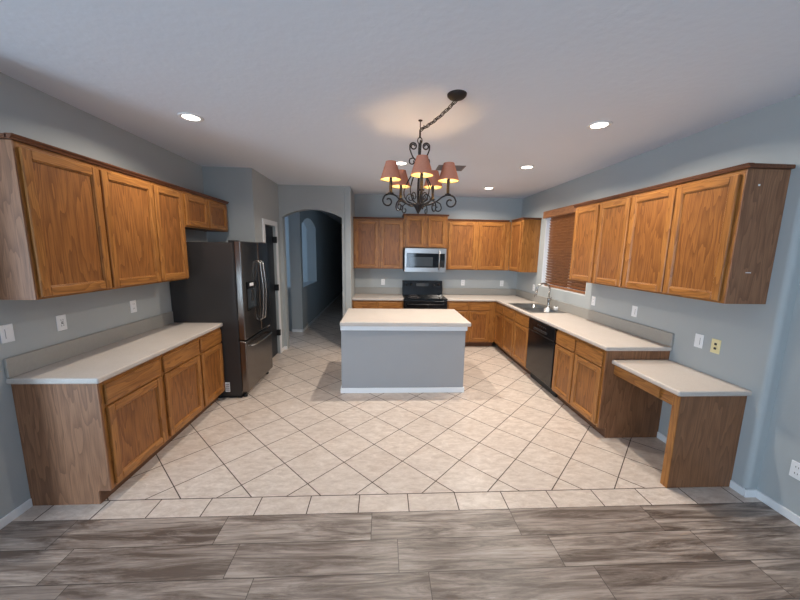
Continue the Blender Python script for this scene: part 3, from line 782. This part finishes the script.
# ------------------------------------------------------------------ microwave
t = thing('microwave', 'stainless over-the-range microwave with black glass door', 'microwave', (0.769, 6.09, 1.375))
X0, X1 = 0.384, 1.154
MZ0, MZ1 = 1.376, 1.814
MB().box(X0, X1, 5.905, YB - 0.003, MZ0, MZ1, 0.003).build('body', BLACKM, t)
md = MB()
md.box(X0 + 0.002, X1 - 0.002, 5.872, 5.904, MZ1 - 0.095, MZ1 - 0.001, 0.004)      # top band
md.box(X0 + 0.002, X1 - 0.002, 5.872, 5.904, MZ0 + 0.001, MZ0 + 0.088, 0.004)      # bottom band
md.box(X0 + 0.002, X0 + 0.04, 5.872, 5.904, MZ0 + 0.08, MZ1 - 0.09, 0.003)
md.box(X1 - 0.03, X1 - 0.002, 5.872, 5.904, MZ0 + 0.08, MZ1 - 0.09, 0.003)
md = md.build('door', STEEL, t)
MB().box(X0 + 0.038, X0 + 0.61, 5.876, 5.903, MZ0 + 0.086, MZ1 - 0.093).build('door_glass', GLASSB, md)
MB().box(X0 + 0.10, X0 + 0.52, 5.8735, 5.877, MZ0 + 0.105, MZ1 - 0.16, 0.003).build('window', GREYG, md)
MB().tube([(X0 + 0.633, 5.873, MZ0 + 0.05), (X0 + 0.633, 5.838, MZ0 + 0.05), (X0 + 0.633, 5.832, (MZ0 + MZ1) / 2), (X0 + 0.633, 5.838, MZ1 - 0.04), (X0 + 0.633, 5.873, MZ1 - 0.04)], 0.011, 10).build('handle', STEEL, md)
mb = MB().box(X0 + 0.612, X1 - 0.03, 5.877, 5.903, MZ0 + 0.086, MZ1 - 0.093)
for r in range(5):
    for c in range(3): mb.box(X0 + 0.665 + c * 0.026, X0 + 0.683 + c * 0.026, 5.8755, 5.8775, MZ0 + 0.105 + r * 0.024, MZ0 + 0.119 + r * 0.024, 0.001, 1)
mb.build('control_panel', [GLASSB, FRSIDE], t)

# ------------------------------------------------------------------ dishwasher
t = thing('dishwasher', 'black dishwasher between the oak cabinets of the sink run', 'dishwasher', (2.37, 3.953, 0))
DY0, DY1 = 3.612, 4.294
MB().box(2.095, XR - 0.05, DY0 + 0.004, DY1 - 0.004, 0.1, 0.868).build('body', BLACKM, t)
dd = MB().box(2.052, 2.094, DY0, DY1, 0.125, 0.700, 0.005, 0, 2).build('door', BLACK, t)
cp = MB().box(2.046, 2.094, DY0, DY1, 0.706, 0.866, 0.006, 0, 2)
cp = cp.build('control_panel', BLACK, t)
mb = MB().box(2.034, 2.047, DY0 + 0.17, DY1 - 0.17, 0.745, 0.775, 0.005)
for k in range(5): mb.box(2.0435, 2.0465, DY0 + 0.20 + k * 0.05, DY0 + 0.225 + k * 0.05, 0.812, 0.826, 0.001, 1)
mb.build('latch_handle', [BLACKM, FRSIDE], cp)
MB().box(2.13, XR - 0.06, DY0 + 0.003, DY1 - 0.003, 0, 0.1).build('toe_kick', BLACKM, t)

# ------------------------------------------------------------------ sink, faucet and what stands there
t = thing('sink', 'stainless double-bowl sink set into the L-shaped worktop', 'sink', (2.365, 4.79, 0.914))
SX0, SX1, SY0, SY1 = 2.100, 2.632, 4.382, 5.203
def rim():
    xs = [SX0, 2.150, 2.530, SX1]; ys = [SY0, 4.425, 4.770, 4.815, 5.160, SY1]
    cells = {(i, j) for i in range(3) for j in range(5)} - {(1, 1), (1, 3)}
    return grid_slab(xs, ys, cells, 0.9145, 0.9205, 0.002, lambda p, q: False)
MB().from_bm(rim()).build('rim', SINKM, t)
def bowl(y0, y1):
    mb = MB(); x0, x1, zt, zb = 2.150, 2.530, 0.9195, 0.735
    def ring(i, z):
        r = 0.05; out = []
        for cx, cy, a0 in ((x1 - i - r, y1 - i - r, 0), (x0 + i + r, y1 - i - r, PI / 2), (x0 + i + r, y0 + i + r, PI), (x1 - i - r, y0 + i + r, 1.5 * PI)):
            for k in range(5): out.append((cx + r * math.cos(a0 + k * PI / 8), cy + r * math.sin(a0 + k * PI / 8), z))
        return out
    sq = []
    for cx, cy in ((x1, y1), (x0, y1), (x0, y0), (x1, y0)): sq += [(cx, cy, zt)] * 5
    rings = [sq, ring(0.0, zt - 0.003), ring(0.012, zb + 0.03), ring(0.04, zb)]
    vs = [p for r in rings for p in r]; n = 20; fs = []
    for i in range(3):
        for k in range(n): fs.append((i * n + k, i * n + (k + 1) % n, (i + 1) * n + (k + 1) % n, (i + 1) * n + k))
    fs.append(tuple(range(3 * n, 4 * n)))
    mb.add(vs, fs, 0, True)
    b = mb.build('bowl', SINKM, t)
    MB().lathe([(0.0, 0.001), (0.02, 0.001), (0.03, 0.004), (0.042, 0.003), (0.044, 0.0)], ((x0 + x1) / 2, (y0 + y1) / 2, zb), 18).build('drain', STEEL, b)
bowl(4.425, 4.770); bowl(4.815, 5.160)

t = thing('faucet', 'nickel gooseneck faucet at the back of the sink', 'faucet', (2.578, 4.80, 0.9205))
fx, fy, fz0 = 2.578, 4.80, 0.9205
MB().lathe([(0.0, 0), (0.030, 0), (0.030, 0.012), (0.020, 0.02), (0.0185, 0.09), (0.021, 0.10), (0.021, 0.15), (0.014, 0.16), (0, 0.16)], (fx, fy, fz0), 20).build('base', SATIN, t)
pts = [(fx, fy, fz0 + 0.15), (fx, fy, fz0 + 0.29)]
for i in range(13):
    a = PI * i / 12
    pts.append((fx - 0.095 + 0.095 * math.cos(a), fy + 0.02 * (i / 12), fz0 + 0.29 + 0.085 * math.sin(a)))
pts.append((fx - 0.195, fy + 0.022, fz0 + 0.255))
MB().tube(pts, 0.0135, 12).build('spout', SATIN, t)
MB().tube([(fx - 0.194, fy + 0.022, fz0 + 0.262), (fx - 0.199, fy + 0.023, fz0 + 0.22), (fx - 0.207, fy + 0.024, fz0 + 0.165)], [0.014, 0.017, 0.020], 12).build('spray_head', SATIN, t)
MB().tube([(fx, fy - 0.015, fz0 + 0.12), (fx, fy - 0.045, fz0 + 0.13), (fx - 0.01, fy - 0.085, fz0 + 0.17)], [0.013, 0.011, 0.007], 10).build('handle', SATIN, t)

t = thing('soap_bottle', 'small pale pump soap bottle on the near rim of the sink', 'soap bottle', (2.36, 4.402, 0.9207))
MB().lathe([(0.0, 0), (0.022, 0), (0.024, 0.006), (0.024, 0.055), (0.014, 0.068), (0.010, 0.070), (0, 0.07)], (2.36, 4.402, 0.9207), 18).build('bottle', SOAP, t)
mb = MB().lathe([(0.011, 0.069), (0.011, 0.080), (0.004, 0.082), (0.004, 0.098), (0.009, 0.099), (0.009, 0.106), (0, 0.107)], (2.36, 4.402, 0.9207), 14)
mb.tube([(2.36, 4.402, 1.0235), (2.38, 4.402, 1.0235), (2.387, 4.402, 1.018)], 0.003, 8)
mb.build('pump', SOAP, t)
mb = MB().lathe([(0.0, 0), (0.030, 0), (0.032, 0.035), (0.033, 0.05), (0.026, 0.05), (0.024, 0.012), (0, 0.012)], (2.585, 4.59, 0.9207), 20)
mb.lathe([(0.0, 0.0135), (0.010, 0.0135), (0.010, 0.060), (0.0, 0.060)], (2.585, 4.59, 0.9207), 12, 1)
tag(mb.build('cup', [PLATE, SLOT]), 'small white cup with a dark centre behind the sink near the faucet', 'cup')

# ------------------------------------------------------------------ wall plates
def plate(F, u, z, label, kind, group=None, mat=None, w=0.072, h=0.115, cat=None):
    mat = mat or PLATE
    t = thing('light_switch' if kind == 'switch' else 'wall_outlet', label, cat or ('light switch' if kind == 'switch' else 'outlet'), F(u, 0, z), group)
    MB().fbox(F, u - w / 2, u + w / 2, 0.0005, 0.006, z - h / 2, z + h / 2, 0.002).build('plate', mat, t)
    if kind == 'outlet':
        for dz in (-0.022, 0.022):
            mb = MB().fbox(F, u - 0.017, u + 0.017, 0.005, 0.008, z + dz - 0.015, z + dz + 0.015, 0.002)
            mb.fbox(F, u - 0.009, u - 0.006, 0.0075, 0.0084, z + dz - 0.004, z + dz + 0.007, 0, 1)
            mb.fbox(F, u + 0.006, u + 0.009, 0.0075, 0.0084, z + dz - 0.004, z + dz + 0.007, 0, 1)
            mb.build('receptacle', [mat, SLOT], t)
    elif kind == 'gfci':
        mb = MB().fbox(F, u - 0.017, u + 0.017, 0.005, 0.008, z - 0.034, z + 0.034, 0.002)
        for dz in (-0.02, 0.02):
            for du in (-0.0075, 0.0075): mb.fbox(F, u + du - 0.0015, u + du + 0.0015, 0.0075, 0.0084, z + dz - 0.006, z + dz + 0.006, 0, 1)
        mb.fbox(F, u - 0.008, u + 0.008, 0.0075, 0.0088, z - 0.008, z - 0.002, 0, 1); mb.fbox(F, u - 0.008, u + 0.008, 0.0075, 0.0088, z + 0.002, z + 0.008, 0, 1)
        mb.build('receptacle', [mat, SLOT], t)
    elif kind == 'jack':
        for dz in (-0.018, 0.018):
            MB().fbox(F, u - 0.010, u + 0.010, 0.005, 0.009, z + dz - 0.009, z + dz + 0.009, 0.003).build('jack', SLOT, t)
    else:
        mb = MB().fbox(F, u - 0.016, u + 0.016, 0.005, 0.009, z - 0.033, z + 0.033, 0.002)
        mb.fbox(F, u - 0.0155, u - 0.013, 0.0085, 0.0095, z - 0.03, z + 0.03, 0, 1)
        mb.build('rocker', [mat, VENT], t)
    return t
plate(FL, 2.085, 1.195, 'white rocker switch at the near end of the side counter wall', 'switch')
plate(FL, 2.430, 1.187, 'white outlet with dark slots above the near half of the side counter', 'gfci')
plate(FL, 3.115, 1.190, 'white outlet above the side counter near the refrigerator', 'outlet')
plate(FR, 3.225, 1.158, 'white switch above the backsplash between sink and desk', 'switch')
plate(FR, 3.900, 1.165, 'white outlet under the wall cabinet just beside the sink window', 'outlet')
plate(FR, 2.500, 1.040, 'white switch on the wall above the desk', 'switch')
plate(FR, 2.360, 1.035, 'ivory jack plate beside the white switch above the desk', 'jack', mat=IVORY, cat='jack plate')
plate(FR, 5.545, 1.150, 'white outlet in the corner beyond the sink faucet', 'outlet')
FN = lambda u, n, z: (2.765 - n, u, z)
plate(FN, 1.795, 0.350, 'white outlet low on the wall nearest the viewer', 'outlet')
plate(FB, -0.005, 1.150, 'white outlet on the wall between wing wall and range', 'outlet')
plate(FB, 1.587, 1.155, 'white outlet on the wall just beyond the range', 'outlet')
plate(FB, 2.376, 1.150, 'white outlet on the range wall close to the corner', 'outlet')

# ------------------------------------------------------------------ recessed lights
def can(x, y, label, k=1.0):
    t = thing('recessed_light', label, 'ceiling light', (x, y, ZC), 'recessed ceiling lights')
    MB().lathe([(0.062, -0.002), (0.066, -0.006), (0.088, -0.005), (0.092, 0.0), (0.062, 0.0)], (x, y, ZC), 32).build('trim_ring', WHITE, t)
    MB().lathe([(0.0, -0.0035), (0.040, -0.0035), (0.0625, -0.002), (0.0625, -0.0005), (0, -0.0005)], (x, y, ZC), 32).build('lens', LENS, t)
    d = bpy.data.lights.new('can_light', 'AREA'); d.shape = 'DISK'; d.size = 0.06
    d.energy = CAN_POWER * k; d.color = CAN_COLOR; d.spread = math.radians(CAN_SPREAD)
    o = bpy.data.objects.new('can_light', d); COL.objects.link(o); o.parent = t; o.location = (0, 0, -0.008)
can(-1.575, 2.88, 'lit recessed ceiling light above the side counter', 0.68)
can(1.757, 2.72, 'lit recessed ceiling light nearest the desk')
can(1.753, 4.05, 'lit recessed ceiling light in front of the sink window')
can(1.717, 5.38, 'lit recessed ceiling light nearest the far corner')
can(0.20, 4.05, 'lit recessed ceiling light above the island behind the chandelier', 1.25)
# air vent
t = thing('air_vent', 'grey rectangular ceiling vent behind the chandelier', 'air vent', (0.83, 4.19, ZC))
mb = MB()
for (x0, x1, y0, y1) in ((0.66, 1.0, 4.07, 4.095), (0.66, 1.0, 4.285, 4.31), (0.66, 0.685, 4.095, 4.285), (0.975, 1.0, 4.095, 4.285)): mb.box(x0, x1, y0, y1, ZC - 0.008, ZC - 0.0003, 0.002)
mb.build('frame', VENT, t)
MB().box(0.685, 0.975, 4.095, 4.285, ZC - 0.002, ZC - 0.0004).build('duct', SLOT, t)
mb = MB()
for k in range(7): mb.box(0.685, 0.975, 4.108 + k * 0.026, 4.120 + k * 0.026, ZC - 0.007, ZC - 0.0025)
mb.build('louvres', VENT, t)

# ------------------------------------------------------------------ chandelier
CX, CY = 0.288, 2.763
KX, KY = 0.484, 2.313
t = thing('chandelier', 'wrought iron scroll chandelier with five terracotta shades hung by a swagged chain', 'chandelier', (CX, CY, 2.07))
MB().lathe([(0.0, -0.034), (0.02, -0.033), (0.052, -0.022), (0.064, -0.010), (0.066, -0.0003), (0.0, -0.0003)], (KX, KY, ZC), 32).build('canopy', IRON, t)
def link_ring(c, d, w, length=0.042, rad=0.011, wire=0.0032):
    d = d.normalized(); w = (w - d * w.dot(d)).normalized()
    return [c + d * (length / 2) * math.cos(a) + w * rad * math.sin(a) for a in [2 * PI * k / 16 for k in range(16)]]
A = Vector((KX, KY, ZC - 0.034)); B = Vector((CX, CY, ZC - 0.075))
def sag(s):
    p = A.lerp(B, s); p.z -= 0.085 * 4 * s * (1 - s) * 0.22; return p
nl = 10
mb = MB()
for i in range(nl):
    p, q = sag(i / nl), sag((i + 1) / nl)
    w = Vector((0, 0, 1)) if i % 2 else (q - p).cross(Vector((0, 0, 1)))
    mb.tube(link_ring((p + q) / 2, q - p, w, 0.068, 0.013), 0.0032, 6, 0, True)
mb.tube([sag(i / 24) + Vector((0.004, 0.002, 0.004)) for i in range(25)], 0.0028, 6)
mb.build('chain', IRON, t)
# swag hook in the ceiling
mb = MB().lathe([(0.0, -0.008), (0.016, -0.006), (0.018, -0.0003), (0, -0.0003)], (CX, CY, ZC), 14)
mb.tube([(CX, CY, ZC), (CX, CY, ZC - 0.03)] + [(CX + 0.016 - 0.016 * math.cos(a), CY, ZC - 0.05 - 0.018 * math.sin(a)) for a in [k * PI / 8 for k in range(11)]], 0.0036, 8)
mb.build('hook', IRON, t)
mb = MB().tube([(CX, CY, ZC - 0.075), (CX, CY, 2.665)], 0.0075, 8)
mb.tube(link_ring(Vector((CX, CY, 2.645)), Vector((0, 0, 1)), Vector((1, 0, 0)), 0.05, 0.018), 0.004, 8, 0, True)
mb.build('down_rod', IRON, t)
mb = MB().lathe([(0.0, -0.005), (0.007, 0.0), (0.03, 0.045), (0.046, 0.066), (0.046, 0.074), (0.02, 0.08), (0.008, 0.095), (0.0075, 0.28), (0.012, 0.29), (0.012, 0.31), (0.0075, 0.32), (0.0085, 0.44), (0.0085, 0.53), (0.012, 0.535), (0.012, 0.55), (0.006, 0.56), (0, 0.56)], (CX, CY, 2.068), 18)
mb.build('centre_column', IRON, t)
def spiral(c, r0, r1, a0, a1, n=22):
    return [(c[0] + (r0 + (r1 - r0) * i / n) * math.cos(a0 + (a1 - a0) * i / n), c[1] + (r0 + (r1 - r0) * i / n) * math.sin(a0 + (a1 - a0) * i / n)) for i in range(n + 1)]
def smooth(pts, n=6):
    out = []
    P = [pts[0]] + list(pts) + [pts[-1]]
    for i in range(1, len(P) - 2):
        for k in range(n):
            s = k / n
            out.append(tuple(0.5 * ((2 * P[i][j]) + (-P[i - 1][j] + P[i + 1][j]) * s + (2 * P[i - 1][j] - 5 * P[i][j] + 4 * P[i + 1][j] - P[i + 2][j]) * s * s + (-P[i - 1][j] + 3 * P[i][j] - 3 * P[i + 1][j] + P[i + 2][j]) * s ** 3) for j in range(2)))
    out.append(tuple(pts[-1])); return out
def put(pts, ang):
    return [(CX + r * math.cos(ang), CY + r * math.sin(ang), z) for r, z in pts]
RARM = 0.245
for k in range(5):
    ang = -PI / 2 + k * 2 * PI / 5 - 0.02
    # arm: sweeps out of the hub and ends in an outer scroll
    path = smooth([(0.03, 2.142), (0.09, 2.136), (0.15, 2.160), (0.20, 2.196), (RARM, 2.208), (0.292, 2.194), (0.312, 2.158)], 5)
    path += spiral((0.266, 2.152), 0.046, 0.014, 0.12, -1.75 * PI)[1:]
    arm = MB().tube(put(path, ang), 0.0065, 8).build('arm', IRON, t)
    # scroll hanging below the arm
    path = smooth([(0.150, 2.160), (0.180, 2.146), (0.192, 2.115)], 4) + spiral((0.162, 2.108), 0.031, 0.010, 0.2, -1.5 * PI, 16)[1:]
    MB().tube(put(path, ang + 0.12), 0.005, 8).build('scroll', IRON, arm)
    # candle tube, with a collar added to shade it from the bulb
    mb = MB().lathe([(0.0, 0.0), (0.020, 0.0), (0.026, 0.008), (0.012, 0.012), (0.0115, 0.140), (0.030, 0.148), (0.030, 0.151), (0.010, 0.157), (0.0, 0.157)], (CX + RARM * math.cos(ang), CY + RARM * math.sin(ang), 2.208), 14)
    mb.build('candle_tube', IRON, arm)
    bx, by = CX + RARM * math.cos(ang), CY + RARM * math.sin(ang)
    MB().lathe([(0.0, 0.0), (0.008, 0.002), (0.013, 0.016), (0.010, 0.034), (0.003, 0.046), (0.0, 0.047)], (bx, by, 2.366), 14).build('bulb', BULB, arm)
    mb = MB(); prof = [(0.086, 2.318), (0.084, 2.324), (0.0435, 2.452), (0.043, 2.456), (0.0415, 2.456), (0.042, 2.452), (0.0825, 2.324), (0.0845, 2.318)]
    prof.append(prof[0])
    mb.lathe([(r, z - 2.318) for r, z in prof], (bx, by, 2.318), 28, caps=False)
    for q in range(4 * 28, 8 * 28): mb.mi[q] = 1
    mb.build('lamp_shade', [SHADE, LINING], arm)
    # inner lyre strap from column down to the hub
    path = smooth([(0.010, 2.450), (0.060, 2.385), (0.105, 2.310), (0.128, 2.240), (0.105, 2.180), (0.05, 2.150), (0.016, 2.146)], 5)
    MB().tube(put(path, ang + PI / 5), 0.005, 8).build('cage_strap', IRON, t)
    path = spiral((0.070, 2.196), 0.012, 0.043, 2.2 * PI, -0.55 * PI, 20)
    MB().tube(put(path, ang + PI / 5), 0.0045, 8).build('inner_scroll', IRON, t)
for k in range(4):
    ang = k * PI / 2
    path = spiral((0.052, 2.600), 0.012, 0.030, 3.0 * PI, 0.1 * PI, 22) + smooth([(0.080, 2.575), (0.056, 2.520), (0.012, 2.470)], 5)
    MB().tube(put(path, ang), 0.0055, 8).build('crown_scroll', IRON, t)
    path = smooth([(0.012, 2.482), (0.050, 2.508), (0.080, 2.500)], 4) + spiral((0.058, 2.480), 0.028, 0.010, 0.25 * PI, -1.3 * PI, 18)
    MB().tube(put(path, ang), 0.005, 8).build('crown_scroll', IRON, t)
